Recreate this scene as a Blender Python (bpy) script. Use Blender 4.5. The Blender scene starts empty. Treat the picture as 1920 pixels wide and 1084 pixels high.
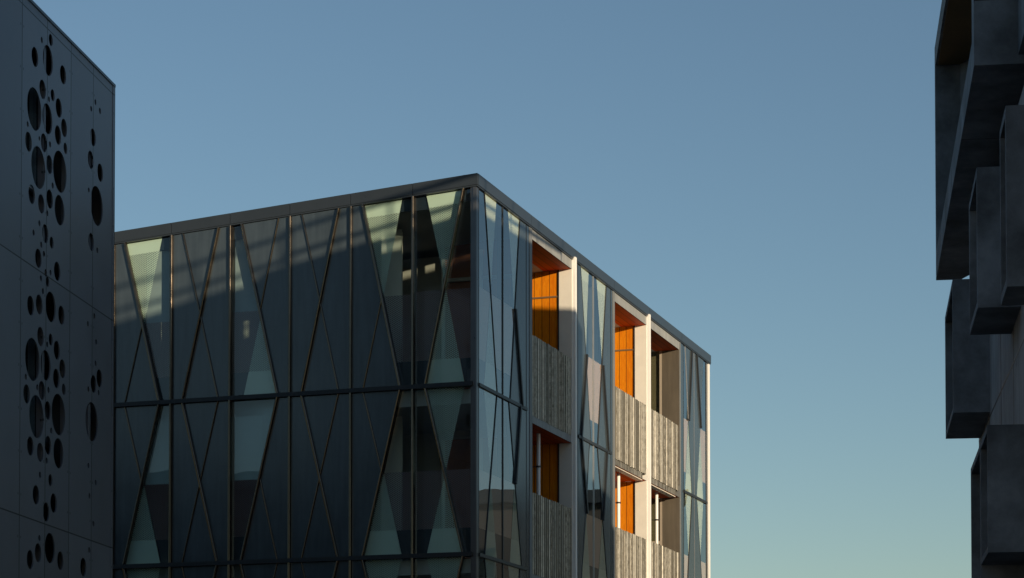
import bpy, math, random
from mathutils import Vector, Matrix
random.seed(7)
R_ = math.radians
scene = bpy.context.scene
COL = scene.collection

# ------------------------------------------------------------ camera
EYE = 1.6
cam_d = bpy.data.cameras.new("camera"); cam = bpy.data.objects.new("camera", cam_d); COL.objects.link(cam)
cam_d.sensor_width = 36.0; cam_d.sensor_fit = 'HORIZONTAL'
cam_d.lens = 4314.57 / 1920 * 36
cam_d.shift_y = 0.4295
cam.location = (0, 0, EYE)
cam.rotation_euler = (math.pi/2 + 0.03144, 0.00061, 0)
cam_d.clip_start = 0.1; cam_d.clip_end = 3000
scene.camera = cam

# ------------------------------------------------------------ light, sky, exposure
SUN_EL = R_(8.0)
SX, SY = 0.58159, -0.81348
sun_dir = Vector((SX*math.cos(SUN_EL), SY*math.cos(SUN_EL), math.sin(SUN_EL)))
world = bpy.data.worlds.new("World"); scene.world = world; world.use_nodes = True
wn = world.node_tree.nodes; wl = world.node_tree.links
sky = wn.new('ShaderNodeTexSky'); sky.sky_type = 'NISHITA'; sky.sun_disc = False
sky.sun_elevation = SUN_EL; sky.sun_rotation = math.atan2(SX, SY)
sky.altitude = 0; sky.air_density = 1.0; sky.dust_density = 0.3; sky.ozone_density = 2.1
bg = wn['Background']; bg.inputs['Strength'].default_value = 0.095
wl.new(sky.outputs[0], bg.inputs['Color'])
sd = bpy.data.lights.new("sun", 'SUN'); sd.energy = 4.4; sd.angle = R_(0.5); sd.color = (1.0, 0.80, 0.55)
so = bpy.data.objects.new("sun", sd); COL.objects.link(so); so.location = (30, -40, 60)
so.rotation_euler = sun_dir.to_track_quat('Z', 'Y').to_euler()
scene.view_settings.view_transform = 'Standard'; scene.view_settings.look = 'None'
scene.view_settings.gamma = 1.0; scene.view_settings.exposure = 0.25
scene.cycles.max_bounces = 8; scene.cycles.transparent_max_bounces = 16

# ------------------------------------------------------------ materials
MATS = {}
def newmat(name):
    m = bpy.data.materials.new(name); m.use_nodes = True
    m.node_tree.nodes.clear(); return m, m.node_tree.nodes, m.node_tree.links
def principled(name, col, rough=0.5, metal=0.0, var=0.0, scale=3.0, bump=0.0, spec=0.5, col2=None, stretch=None, bscale=None):
    if name in MATS: return MATS[name]
    m, n, l = newmat(name)
    out = n.new('ShaderNodeOutputMaterial'); p = n.new('ShaderNodeBsdfPrincipled')
    l.new(p.outputs[0], out.inputs[0])
    p.inputs['Roughness'].default_value = rough; p.inputs['Metallic'].default_value = metal
    p.inputs['Specular IOR Level'].default_value = spec
    p.inputs['Base Color'].default_value = (*col, 1)
    tc = n.new('ShaderNodeTexCoord'); mp = n.new('ShaderNodeMapping'); l.new(tc.outputs['Object'], mp.inputs[0])
    if stretch: mp.inputs['Scale'].default_value = stretch
    if var or col2:
        nz = n.new('ShaderNodeTexNoise'); nz.inputs['Scale'].default_value = scale; nz.inputs['Detail'].default_value = 6; nz.inputs['Roughness'].default_value = .6
        l.new(mp.outputs[0], nz.inputs['Vector'])
        cr = n.new('ShaderNodeValToRGB'); l.new(nz.outputs[0], cr.inputs[0])
        c2 = col2 or tuple(min(1, c*(1+var)) for c in col)
        c1 = col if col2 else tuple(c*(1-var) for c in col)
        cr.color_ramp.elements[0].position = .3; cr.color_ramp.elements[1].position = .72
        cr.color_ramp.elements[0].color = (*c1, 1); cr.color_ramp.elements[1].color = (*c2, 1)
        l.new(cr.outputs[0], p.inputs['Base Color'])
        rr = n.new('ShaderNodeMapRange'); rr.inputs[3].default_value = max(.02, rough-.08); rr.inputs[4].default_value = min(1, rough+.08)
        l.new(nz.outputs[0], rr.inputs[0]); l.new(rr.outputs[0], p.inputs['Roughness'])
    if bump:
        nb = n.new('ShaderNodeTexNoise'); nb.inputs['Scale'].default_value = bscale or scale*8; nb.inputs['Detail'].default_value = 5
        l.new(mp.outputs[0], nb.inputs['Vector'])
        b = n.new('ShaderNodeBump'); b.inputs['Strength'].default_value = bump; b.inputs['Distance'].default_value = .02
        l.new(nb.outputs[0], b.inputs['Height']); l.new(b.outputs[0], p.inputs['Normal'])
    MATS[name] = m; return m

def panel_concrete(name, col, rough, spec=.5, warm=None):
    """smooth precast / fibre cement with broad mottling, vertical streaks and a soft ripple"""
    m = principled(name, col, rough, 0, .16, .9, .10, spec, bscale=1.3)
    n, l = m.node_tree.nodes, m.node_tree.links
    p = [x for x in n if x.type == 'BSDF_PRINCIPLED'][0]
    src = p.inputs['Base Color'].links[0].from_socket
    tc = [x for x in n if x.type == 'TEX_COORD'][0]
    mp = n.new('ShaderNodeMapping'); mp.inputs['Scale'].default_value = (7, 7, .7); l.new(tc.outputs['Object'], mp.inputs[0])
    nz = n.new('ShaderNodeTexNoise'); nz.inputs['Scale'].default_value = 1.2; nz.inputs['Detail'].default_value = 8; l.new(mp.outputs[0], nz.inputs['Vector'])
    mr = n.new('ShaderNodeMapRange'); mr.inputs[1].default_value = .3; mr.inputs[2].default_value = .7; mr.inputs[3].default_value = .82; mr.inputs[4].default_value = 1.15
    l.new(nz.outputs[0], mr.inputs[0])
    mx = n.new('ShaderNodeMix'); mx.data_type = 'RGBA'; mx.blend_type = 'MULTIPLY'; mx.inputs[0].default_value = 1
    l.new(src, mx.inputs[6]); l.new(mr.outputs[0], mx.inputs[7]); l.new(mx.outputs[2], p.inputs['Base Color'])
    return m

M = {}
M['precast'] = panel_concrete('dark_precast', (.048, .063, .074), .20, 1.0)
M['parapet'] = principled('parapet_metal', (.030, .038, .048), .30, .0, .08, 1.5)
M['fin'] = principled('bronze_fin', (.13, .105, .08), .13, .9, .1, 4)
M['redpanel'] = principled('russet_panel', (.34, .13, .08), .6, 0, .15, 2)
M['cornerpost'] = principled('satin_post', (.16, .16, .165), .30, .8, .08, 3)
M['cream'] = principled('cream_render', (.72, .69, .62), .7, 0, .05, 3, .1)
M['white'] = principled('white_painted_steel', (.86, .85, .82), .45, 0, .03, 3)
M['jamb'] = principled('pale_jamb', (.20, .21, .215), .5, .2, .08, 2)
M['header'] = panel_concrete('header_concrete', (.27, .28, .28), .5)
M['inner'] = principled('interior_wall', (.44, .44, .42), .8, 0, .04, 2)
M['ceiling'] = principled('interior_ceiling', (.45, .47, .47), .8, 0, .04, 2)
M['column'] = principled('white_column', (.80, .80, .76), .6)
M['carpet'] = principled('dark_floor', (.06, .06, .06), .9, 0, .1, 4)
M['dark'] = principled('dark_frame', (.03, .032, .035), .4, .3)
M['frame'] = principled('aluminium_frame', (.40, .41, .42), .35, .7, .05, 5)
M['door'] = principled('taupe_door', (.36, .31, .25), .6, 0, .06, 4)
M['recess'] = panel_concrete('brown_precast', (.10, .085, .065), .55)
M['navy'] = principled('navy_back_panel', (.012, .022, .038), .5, 0, .1, 2)
M['concrete'] = principled('board_concrete', (.175, .205, .235), .8, 0, .36, 1.1, .45, .3, bscale=9)
M['concreteb'] = principled('board_marked_wall', (.36, .37, .38), .8, 0, .25, 1.5, .3, .3, stretch=(5, 5, .5), bscale=5)
def tie_holes(m, scale, r0, dark):
    n, l = m.node_tree.nodes, m.node_tree.links
    p = [x for x in n if x.type == 'BSDF_PRINCIPLED'][0]; src = p.inputs['Base Color'].links[0].from_socket
    tc = n.new('ShaderNodeTexCoord'); v = n.new('ShaderNodeTexVoronoi'); v.inputs['Scale'].default_value = scale; v.inputs['Randomness'].default_value = .75
    l.new(tc.outputs['Object'], v.inputs['Vector'])
    mr = n.new('ShaderNodeMapRange'); mr.inputs[1].default_value = r0; mr.inputs[2].default_value = r0*2.2; mr.inputs[3].default_value = dark; mr.inputs[4].default_value = 1
    l.new(v.outputs['Distance'], mr.inputs[0])
    nz = n.new('ShaderNodeTexNoise'); nz.inputs['Scale'].default_value = .55; nz.inputs['Detail'].default_value = 9; nz.inputs['Roughness'].default_value = .7; l.new(tc.outputs['Object'], nz.inputs['Vector'])
    m2 = n.new('ShaderNodeMapRange'); m2.inputs[1].default_value = .35; m2.inputs[2].default_value = .65; m2.inputs[3].default_value = .72; m2.inputs[4].default_value = 1.2; l.new(nz.outputs[0], m2.inputs[0])
    mu = n.new('ShaderNodeMath'); mu.operation = 'MULTIPLY'; l.new(mr.outputs[0], mu.inputs[0]); l.new(m2.outputs[0], mu.inputs[1])
    mx = n.new('ShaderNodeMix'); mx.data_type = 'RGBA'; mx.blend_type = 'MULTIPLY'; mx.inputs[0].default_value = 1
    l.new(src, mx.inputs[6]); l.new(mu.outputs[0], mx.inputs[7]); l.new(mx.outputs[2], p.inputs['Base Color'])
tie_holes(M['concrete'], 1.1, .035, .45); tie_holes(M['concreteb'], .9, .03, .5)
M['soffc'] = principled('warm_soffit', (.16, .10, .035), .8, 0, .15, 1.5)
M['render'] = principled('dull_render', (.055, .055, .056), .8, 0, .2, .6, .1)
M['rail'] = principled('galvanised_pipe', (.35, .35, .35), .45, .7, .08, 4)
M['roof'] = principled('roof_membrane', (.10, .10, .10), .85, 0, .15, 1)
M['asphalt'] = principled('asphalt', (.05, .05, .052), .9, 0, .25, 2, .4, bscale=60)
M['railwood'] = principled('stained_rail', (.17, .10, .045), .6)
M['ground'] = principled('pale_pavers', (.08, .08, .08), .9, 0, .2, .7, .2)
M['kerb'] = principled('kerb_concrete', (.28, .27, .26), .9, 0, .12, 3)
M['line'] = principled('road_paint', (.7, .7, .68), .8, 0, .08, 5)
M['curtain'] = principled('pale_curtain', (.72, .82, .95), .8, 0, .6, 9, stretch=(1, 1, .01))
M['lamp'] = principled('lamp_body', (.5, .45, .35), .5)

def glass_mat(name, tint, ior, rough=0.0, ripple=0.0, gain=1.0):
    m, n, l = newmat(name)
    out = n.new('ShaderNodeOutputMaterial'); mix = n.new('ShaderNodeMixShader')
    tr = n.new('ShaderNodeBsdfTransparent'); tr.inputs[0].default_value = (*tint, 1)
    gl = n.new('ShaderNodeBsdfGlossy'); gl.inputs['Roughness'].default_value = rough; gl.inputs[0].default_value = (.93, .97, 1, 1)
    fr = n.new('ShaderNodeFresnel'); ge = n.new('ShaderNodeNewGeometry'); mr = n.new('ShaderNodeMapRange')
    mr.inputs[3].default_value = ior; mr.inputs[4].default_value = 1/ior; l.new(ge.outputs['Backfacing'], mr.inputs[0]); l.new(mr.outputs[0], fr.inputs[0])
    if ripple:
        tc = n.new('ShaderNodeTexCoord'); nz = n.new('ShaderNodeTexNoise'); nz.inputs['Scale'].default_value = .9; nz.inputs['Detail'].default_value = 1
        l.new(tc.outputs['Object'], nz.inputs['Vector'])
        b = n.new('ShaderNodeBump'); b.inputs['Strength'].default_value = ripple; b.inputs['Distance'].default_value = .02
        l.new(nz.outputs[0], b.inputs['Height']); l.new(b.outputs[0], gl.inputs['Normal'])
    gn = n.new('ShaderNodeMath'); gn.operation = 'MULTIPLY'; gn.use_clamp = True; gn.inputs[1].default_value = gain; l.new(fr.outputs[0], gn.inputs[0])
    l.new(gn.outputs[0], mix.inputs[0]); l.new(tr.outputs[0], mix.inputs[1]); l.new(gl.outputs[0], mix.inputs[2]); l.new(mix.outputs[0], out.inputs[0])
    return m
M['glass'] = glass_mat('facade_glass', (.88, .93, .88), 1.8, .0, .12)
M['glassr'] = glass_mat('coated_glass', (.86, .92, .87), 2.6, .0, .12, 1.5)
M['blind'] = principled('pale_roller_blind', (.40, .52, .55), .7, 0, .04, 2, spec=.2)
M['blindgrey'] = principled('grey_roller_blind', (.24, .30, .33), .7, 0, .08, 2, spec=.2)
M['olive'] = principled('olive_blind', (.22, .18, .10), .8, 0, .06, 3)
M['pane'] = glass_mat('window_glass', (.82, .85, .84), 1.6)

def frit_mat(name, col, hole_pitch, cover, lo=None, hi=None, back=(.0, .0, .0)):
    """printed glass: chevron rows of ceramic dots; UV is in metres on the facade"""
    m, n, l = newmat(name)
    out = n.new('ShaderNodeOutputMaterial'); mix = n.new('ShaderNodeMixShader')
    tr = n.new('ShaderNodeBsdfTransparent'); tr.inputs[0].default_value = (.75, .85, .85, 1)
    d = n.new('ShaderNodeBsdfPrincipled'); d.inputs['Base Color'].default_value = (*col, 1); d.inputs['Roughness'].default_value = .5
    d.inputs['Specular IOR Level'].default_value = .2
    uv = n.new('ShaderNodeUVMap'); uv.uv_map = 'UVMap'; sp = n.new('ShaderNodeSeparateXYZ'); l.new(uv.outputs[0], sp.inputs[0])
    def math_(op, a, b=None):
        q = n.new('ShaderNodeMath'); q.operation = op
        for i, v in enumerate((a, b)):
            if v is None: continue
            if isinstance(v, (int, float)): q.inputs[i].default_value = v
            else: l.new(v, q.inputs[i])
        return q.outputs[0]
    # UV.x is 0 on the axis of the triangle, so the stripes form chevrons
    ax = math_('ABSOLUTE', sp.outputs[0])
    s = math_('ADD', math_('MULTIPLY', ax, .62), sp.outputs[1])
    fr = math_('FRACT', math_('DIVIDE', s, hole_pitch))
    fx = math_('FRACT', math_('DIVIDE', sp.outputs[0], hole_pitch))
    dd = math_('ADD', math_('ABSOLUTE', math_('SUBTRACT', fr, .5)), math_('MULTIPLY', math_('ABSOLUTE', math_('SUBTRACT', fx, .5)), .35))
    dots = math_('GREATER_THAN', dd, 1 - cover)
    cov = math_('MAXIMUM', math_('MULTIPLY', dots, 1), math_('SUBTRACT', 1, dots)) if False else math_('SUBTRACT', 1, math_('MULTIPLY', dots, 1))
    if lo is not None: cov = math_('MAXIMUM', cov, math_('LESS_THAN', sp.outputs[1], lo))
    if hi is not None:
        cov = math_('MAXIMUM', cov, math_('GREATER_THAN', sp.outputs[1], hi))
    l.new(cov, mix.inputs[0]); l.new(tr.outputs[0], mix.inputs[1]); l.new(d.outputs[0], mix.inputs[2]); l.new(mix.outputs[0], out.inputs[0])
    return m
WHITE = (.57, .69, .62); WHITE_SUNLIT = (.84, .84, .72)  # same frit on both faces; the right copy carries its sunlight in the colour
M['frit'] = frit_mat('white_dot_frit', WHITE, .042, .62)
M['fritsolidr'] = principled('bright_solid_frit', WHITE_SUNLIT, .5, 0, .02, 3, spec=.2)
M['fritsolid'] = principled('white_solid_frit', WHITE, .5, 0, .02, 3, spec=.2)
M['fritr'] = frit_mat('white_fine_frit', WHITE_SUNLIT, .042, .50)
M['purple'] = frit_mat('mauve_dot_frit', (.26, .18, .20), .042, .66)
M['purpler'] = frit_mat('mauve_fine_frit', (.78, .53, .43), .042, .40)  # same mauve band, made paler to carry the right face's sunlight

def wood_mat(name, c1, c2, pitch, axis=0):
    m, n, l = newmat(name)
    out = n.new('ShaderNodeOutputMaterial'); p = n.new('ShaderNodeBsdfPrincipled'); l.new(p.outputs[0], out.inputs[0])
    p.inputs['Roughness'].default_value = .6; p.inputs['Specular IOR Level'].default_value = .12
    uv = n.new('ShaderNodeUVMap'); uv.uv_map = 'UVMap'; sp = n.new('ShaderNodeSeparateXYZ'); l.new(uv.outputs[0], sp.inputs[0])
    def math_(op, a, b=None):
        q = n.new('ShaderNodeMath'); q.operation = op
        for i, v in enumerate((a, b)):
            if v is None: continue
            if isinstance(v, (int, float)): q.inputs[i].default_value = v
            else: l.new(v, q.inputs[i])
        return q.outputs[0]
    t = math_('DIVIDE', sp.outputs[axis], pitch); fr = math_('FRACT', t); fl = math_('FLOOR', t)
    gap = math_('LESS_THAN', fr, .07)
    wn_ = n.new('ShaderNodeTexWhiteNoise'); wn_.noise_dimensions = '1D'; l.new(fl, wn_.inputs['W'])
    mp = n.new('ShaderNodeMapping'); mp.inputs['Scale'].default_value = (9, 1.3, 1) if axis == 0 else (1.3, 9, 1)
    cmb = n.new('ShaderNodeCombineXYZ'); l.new(math_('MULTIPLY', wn_.outputs[0], 30), cmb.inputs[2])
    va = n.new('ShaderNodeVectorMath'); l.new(uv.outputs[0], mp.inputs[0]); l.new(mp.outputs[0], va.inputs[0]); l.new(cmb.outputs[0], va.inputs[1])
    nz = n.new('ShaderNodeTexNoise'); nz.inputs['Scale'].default_value = 2.2; nz.inputs['Detail'].default_value = 8; nz.inputs['Distortion'].default_value = 1.2
    l.new(va.outputs[0], nz.inputs['Vector'])
    f = math_('ADD', math_('MULTIPLY', nz.outputs[0], .9), math_('MULTIPLY', wn_.outputs[0], .35))
    cr = n.new('ShaderNodeValToRGB'); l.new(f, cr.inputs[0])
    cr.color_ramp.elements[0].position = .35; cr.color_ramp.elements[1].position = .85
    cr.color_ramp.elements[0].color = (*c1, 1); cr.color_ramp.elements[1].color = (*c2, 1)
    mx = n.new('ShaderNodeMix'); mx.data_type = 'RGBA'; l.new(gap, mx.inputs[0]); l.new(cr.outputs[0], mx.inputs[6]); mx.inputs[7].default_value = (.05, .015, .004, 1)
    l.new(mx.outputs[2], p.inputs['Base Color'])
    return m
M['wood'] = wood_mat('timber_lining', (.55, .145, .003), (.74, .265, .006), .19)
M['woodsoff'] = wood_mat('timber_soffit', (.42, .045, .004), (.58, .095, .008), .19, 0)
HOLES=[(3.453,14.152,0.098),(3.895,14.006,0.050),(4.221,13.621,0.158),(3.591,13.767,0.246),(2.828,13.770,0.156),(3.842,13.210,0.156),(3.345,13.266,0.098),(3.528,13.144,0.047),(4.232,12.769,0.341),(3.035,13.147,0.159),(3.601,12.796,0.246),(4.540,12.432,0.045),(2.758,12.893,0.151),(3.067,12.682,0.159),(4.498,12.161,0.157),(3.763,12.354,0.152),(3.982,12.361,0.038),(3.462,12.413,0.051),(2.684,12.568,0.095),(4.025,11.875,0.339),(3.483,12.072,0.153),(2.963,12.096,0.344),(4.333,11.355,0.154),(3.319,11.768,0.051),(3.460,11.506,0.157),(3.874,11.319,0.156),(2.965,11.448,0.250),(3.574,11.244,0.047),(3.958,10.981,0.050),(4.234,10.760,0.050),(3.672,10.882,0.152),(3.356,10.809,0.098),(3.862,10.652,0.050),(3.731,10.535,0.051),(3.999,10.398,0.155),(3.069,10.399,0.159),(3.635,10.243,0.060),(3.400,10.301,0.047),(3.866,10.103,0.050),(3.541,10.115,0.083),(1.088,13.836,0.050),(1.322,13.648,0.049),(0.832,13.758,0.055),(1.211,13.177,0.153),(1.337,12.749,0.157),(0.799,12.668,0.159),(1.431,12.194,0.045),(0.984,12.031,0.344),(1.284,11.325,0.153),(0.942,11.258,0.050),(3.769,9.914,0.051),(3.383,9.737,0.249),(4.353,9.551,0.159),(3.946,9.656,0.161),(2.843,9.714,0.157),(3.872,9.147,0.157),(3.374,9.198,0.099),(3.544,9.085,0.047),(3.064,9.082,0.156),(4.249,8.703,0.344),(3.617,8.727,0.247),(2.773,8.828,0.157),(4.558,8.365,0.050),(3.083,8.609,0.160),(4.516,8.098,0.154),(3.792,8.282,0.155),(4.012,8.296,0.050),(3.466,8.349,0.051),(2.699,8.495,0.096),(4.042,7.812,0.346),(3.499,8.004,0.154),(2.964,8.027,0.343),(3.322,7.701,0.052),(4.326,7.291,0.155),(3.476,7.434,0.154),(3.852,7.263,0.157),(2.953,7.381,0.252),(3.538,7.174,0.051),(3.859,6.896,0.051),(3.347,6.879,0.099),(4.046,6.544,0.156),(3.181,6.521,0.160),(3.549,6.329,0.158),(3.867,5.867,0.051),(3.355,5.757,0.249),(3.927,5.621,0.157),(4.306,5.469,0.155),(2.828,5.605,0.157),(1.089,10.069,0.050),(1.441,9.859,0.050),(0.977,9.635,0.050),(1.001,9.253,0.050),(0.786,9.029,0.161),(1.114,8.871,0.155),(0.827,8.771,0.050),(1.393,8.732,0.050),(1.207,8.194,0.340),(1.372,7.409,0.050),(0.967,7.167,0.050),(1.304,6.888,0.050),(1.074,6.432,0.050),(1.304,5.949,0.054),(1.620,5.619,0.162)]
def galv_mat():
    """weathered galvanised strips: every narrow strip a tone of its own, mottled along its length (UV.x = metres along)"""
    m, n, l = newmat('weathered_galvanised')
    out = n.new('ShaderNodeOutputMaterial'); p = n.new('ShaderNodeBsdfPrincipled'); l.new(p.outputs[0], out.inputs[0])
    p.inputs['Metallic'].default_value = .45; p.inputs['Roughness'].default_value = .45
    uv = n.new('ShaderNodeUVMap'); uv.uv_map = 'UVMap'; sp = n.new('ShaderNodeSeparateXYZ'); l.new(uv.outputs[0], sp.inputs[0])
    def math_(op, a, b=None, c=None):
        q = n.new('ShaderNodeMath'); q.operation = op
        for i, v in enumerate((a, b, c)):
            if v is None: continue
            if isinstance(v, (int, float)): q.inputs[i].default_value = v
            else: l.new(v, q.inputs[i])
        return q.outputs[0]
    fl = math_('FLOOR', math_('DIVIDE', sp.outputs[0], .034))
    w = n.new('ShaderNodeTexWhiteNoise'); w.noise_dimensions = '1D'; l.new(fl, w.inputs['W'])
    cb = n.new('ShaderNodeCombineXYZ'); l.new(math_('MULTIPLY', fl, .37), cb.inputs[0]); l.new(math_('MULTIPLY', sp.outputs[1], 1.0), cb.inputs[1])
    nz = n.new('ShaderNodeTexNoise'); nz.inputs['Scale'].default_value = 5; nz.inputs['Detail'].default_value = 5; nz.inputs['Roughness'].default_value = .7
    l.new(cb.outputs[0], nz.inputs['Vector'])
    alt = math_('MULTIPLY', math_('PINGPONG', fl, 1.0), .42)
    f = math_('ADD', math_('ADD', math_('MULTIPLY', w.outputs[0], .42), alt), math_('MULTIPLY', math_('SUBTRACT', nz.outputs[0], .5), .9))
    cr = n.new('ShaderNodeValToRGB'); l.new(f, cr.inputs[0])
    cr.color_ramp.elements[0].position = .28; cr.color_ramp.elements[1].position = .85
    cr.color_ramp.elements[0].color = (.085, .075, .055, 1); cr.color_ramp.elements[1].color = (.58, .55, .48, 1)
    l.new(cr.outputs[0], p.inputs['Base Color'])
    return m
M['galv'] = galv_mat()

def cladding_mat():
    """grey cladding sheets; joints every 1.205 m along and at storey heights (UV = metres)"""
    m = principled('grey_cladding', (.20, .205, .23), .42, .4, .10, 1.2, .06, bscale=2)
    n, l = m.node_tree.nodes, m.node_tree.links
    p = [x for x in n if x.type == 'BSDF_PRINCIPLED'][0]
    src = p.inputs['Base Color'].links[0].from_socket
    uv = n.new('ShaderNodeUVMap'); uv.uv_map = 'UVMap'; sp = n.new('ShaderNodeSeparateXYZ'); l.new(uv.outputs[0], sp.inputs[0])
    def math_(op, a, b=None):
        q = n.new('ShaderNodeMath'); q.operation = op
        for i, v in enumerate((a, b)):
            if v is None: continue
            if isinstance(v, (int, float)): q.inputs[i].default_value = v
            else: l.new(v, q.inputs[i])
        return q.outputs[0]
    a = math_('FRACT', math_('ADD', math_('DIVIDE', sp.outputs[0], 1.205), .5))
    ja = math_('LESS_THAN', math_('ABSOLUTE', math_('SUBTRACT', a, .5)), .012)
    b = math_('FRACT', math_('ADD', math_('DIVIDE', math_('SUBTRACT', sp.outputs[1], 10.205), 4.08), .5))
    jb = math_('LESS_THAN', math_('ABSOLUTE', math_('SUBTRACT', b, .5)), .0028)
    # fixings: dots 7 cm either side of the vertical joints, every 0.7 m
    da = math_('ABSOLUTE', math_('SUBTRACT', math_('ABSOLUTE', math_('SUBTRACT', a, .5)), .055))
    db = math_('ABSOLUTE', math_('SUBTRACT', math_('FRACT', math_('DIVIDE', sp.outputs[1], .68)), .5))
    dot = math_('MULTIPLY', math_('LESS_THAN', da, .014), math_('LESS_THAN', db, .03))
    j = math_('MAXIMUM', math_('MAXIMUM', ja, jb), math_('MULTIPLY', dot, .7))
    mx = n.new('ShaderNodeMix'); mx.data_type = 'RGBA'; l.new(j, mx.inputs[0]); l.new(src, mx.inputs[6]); mx.inputs[7].default_value = (.02, .02, .022, 1)
    # each sheet a shade of its own
    fa = math_('FLOOR', math_('DIVIDE', sp.outputs[0], 1.205)); fb = math_('FLOOR', math_('DIVIDE', math_('SUBTRACT', sp.outputs[1], 2.045), 4.08))
    w = n.new('ShaderNodeTexWhiteNoise'); w.noise_dimensions = '2D'; c = n.new('ShaderNodeCombineXYZ'); l.new(fa, c.inputs[0]); l.new(fb, c.inputs[1]); l.new(c.outputs[0], w.inputs['Vector'])
    mr = n.new('ShaderNodeMapRange'); mr.inputs[3].default_value = .88; mr.inputs[4].default_value = 1.12; l.new(w.outputs[0], mr.inputs[0])
    m2 = n.new('ShaderNodeMix'); m2.data_type = 'RGBA'; m2.blend_type = 'MULTIPLY'; m2.inputs[0].default_value = 1
    l.new(mx.outputs[2], m2.inputs[6]); l.new(mr.outputs[0], m2.inputs[7]); l.new(m2.outputs[2], p.inputs['Base Color'])
    return m
M['cladding'] = cladding_mat()

# ------------------------------------------------------------ mesh helpers
class Face:
    """a vertical facade plane: u runs along it, h is height, d is distance proud of it"""
    def __init__(s, origin, along, out): s.o = Vector((*origin, 0)); s.a = Vector((*along, 0)); s.n = Vector((*out, 0))
    def __call__(s, u, h, d=0.0): return s.o + s.a*u + s.n*d + Vector((0, 0, h))
class MB:
    def __init__(s): s.v = []; s.f = []; s.uv = []
    def face(s, pts, uvs=None):
        i = len(s.v); s.v += [tuple(p) for p in pts]; s.f.append(list(range(i, i+len(pts)))); s.uv.append(uvs or [(0, 0)]*len(pts))
    def prism(s, F, poly, d0, d1, uc=0.0):
        """polygon (u,h) list, anticlockwise seen from outside with u to the right, from depth d0 (back) to d1 (front)"""
        if (F.a.cross(Vector((0, 0, 1)))).dot(F.n) < 0: poly = poly[::-1]
        fr = [F(u, h, d1) for u, h in poly]; bk = [F(u, h, d0) for u, h in poly]; uv = [(u-uc, h) for u, h in poly]
        s.face(fr, uv); s.face(bk[::-1], uv[::-1]); k = len(poly)
        for i in range(k):
            j = (i+1) % k
            s.face([fr[i], bk[i], bk[j], fr[j]], [(poly[i][0]-uc+0, poly[i][1]), (poly[i][0]-uc+(d1-d0), poly[i][1]), (poly[j][0]-uc+(d1-d0), poly[j][1]), (poly[j][0]-uc, poly[j][1])])
    def box(s, F, u0, u1, h0, h1, d0, d1):
        s.prism(F, [(u0, h0), (u1, h0), (u1, h1), (u0, h1)], d0, d1)
    def sheet(s, F, poly, d, uc=0.0): s.face([F(u, h, d) for u, h in poly], [(u-uc, h) for u, h in poly])
    def bar(s, F, a, b, w, d0, d1):
        """a straight bar of width w on the facade from a to b, (u,h) points"""
        dx, dy = b[0]-a[0], b[1]-a[1]; L = math.hypot(dx, dy); px, py = -dy/L*w/2, dx/L*w/2
        s.prism(F, [(a[0]-px, a[1]-py), (b[0]-px, b[1]-py), (b[0]+px, b[1]+py), (a[0]+px, a[1]+py)], d0, d1)
    def cbar(s, F, a, b, w, d0, d1, c):
        """like bar, with both front edges rounded over a radius c (three facets)"""
        dx, dy = b[0]-a[0], b[1]-a[1]; L = math.hypot(dx, dy); px, py = -dy/L, dx/L
        r = []
        for i in range(5): t = math.pi/2*i/4; r.append((-w/2+c-c*math.cos(t), d1-c+c*math.sin(t)))
        prof = [(-w/2, d0)] + r + [(-x, d) for x, d in r[::-1]] + [(w/2, d0)]
        A = [F(a[0]+px*x, a[1]+py*x, d) for x, d in prof]; Bq = [F(b[0]+px*x, b[1]+py*x, d) for x, d in prof]; k = len(prof)
        for i in range(k): j = (i+1) % k; s.face([A[i], A[j], Bq[j], Bq[i]])
        s.face(A[::-1]); s.face(Bq)
    def tube(s, a, b, r, k=12, cap=True):
        a, b = Vector(a), Vector(b); z = (b-a).normalized(); x = z.orthogonal().normalized(); y = z.cross(x)
        ra = [a+(x*math.cos(2*math.pi*i/k)+y*math.sin(2*math.pi*i/k))*r for i in range(k)]; rb = [p+(b-a) for p in ra]
        for i in range(k): j = (i+1) % k; s.face([ra[i], ra[j], rb[j], rb[i]])
        if cap: s.face(ra[::-1]); s.face(rb)
    def extrude(s, plan, z0, z1):
        """plan polygon anticlockwise from above; z0/z1 number or per-vertex list"""
        k = len(plan); a0 = z0 if isinstance(z0, list) else [z0]*k; a1 = z1 if isinstance(z1, list) else [z1]*k
        lo = [Vector((x, y, a0[i])) for i, (x, y) in enumerate(plan)]; hi = [Vector((x, y, a1[i])) for i, (x, y) in enumerate(plan)]
        s.face(hi, [(p.x, p.y) for p in hi]); s.face(lo[::-1], [(p.x, p.y) for p in lo[::-1]])
        for i in range(k): j = (i+1) % k; s.face([lo[i], lo[j], hi[j], hi[i]])
    def build(s, name, mat, parent=None, recalc=True, smooth=False):
        root = parent
        while root is not None and root.parent: root = root.parent
        ox, oy, oz = root.location if root is not None else (0, 0, 0)
        me = bpy.data.meshes.new(name); me.from_pydata([(x-ox, y-oy, z-oz) for x, y, z in s.v], [], s.f)
        uvl = me.uv_layers.new(name='UVMap'); i = 0
        flat = [c for f in s.uv for c in f]
        uvl.data.foreach_set('uv', [x for c in flat for x in c])
        me.materials.append(mat)
        if smooth:
            for p in me.polygons: p.use_smooth = True
            me.validate(); bm_ = __import__('bmesh').new(); bm_.from_mesh(me); __import__('bmesh').ops.remove_doubles(bm_, verts=bm_.verts, dist=1e-5); bm_.to_mesh(me); bm_.free(); me.set_sharp_from_angle(angle=R_(50))
        o = bpy.data.objects.new(name, me); COL.objects.link(o)
        if parent: o.parent = parent
        return o
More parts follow.
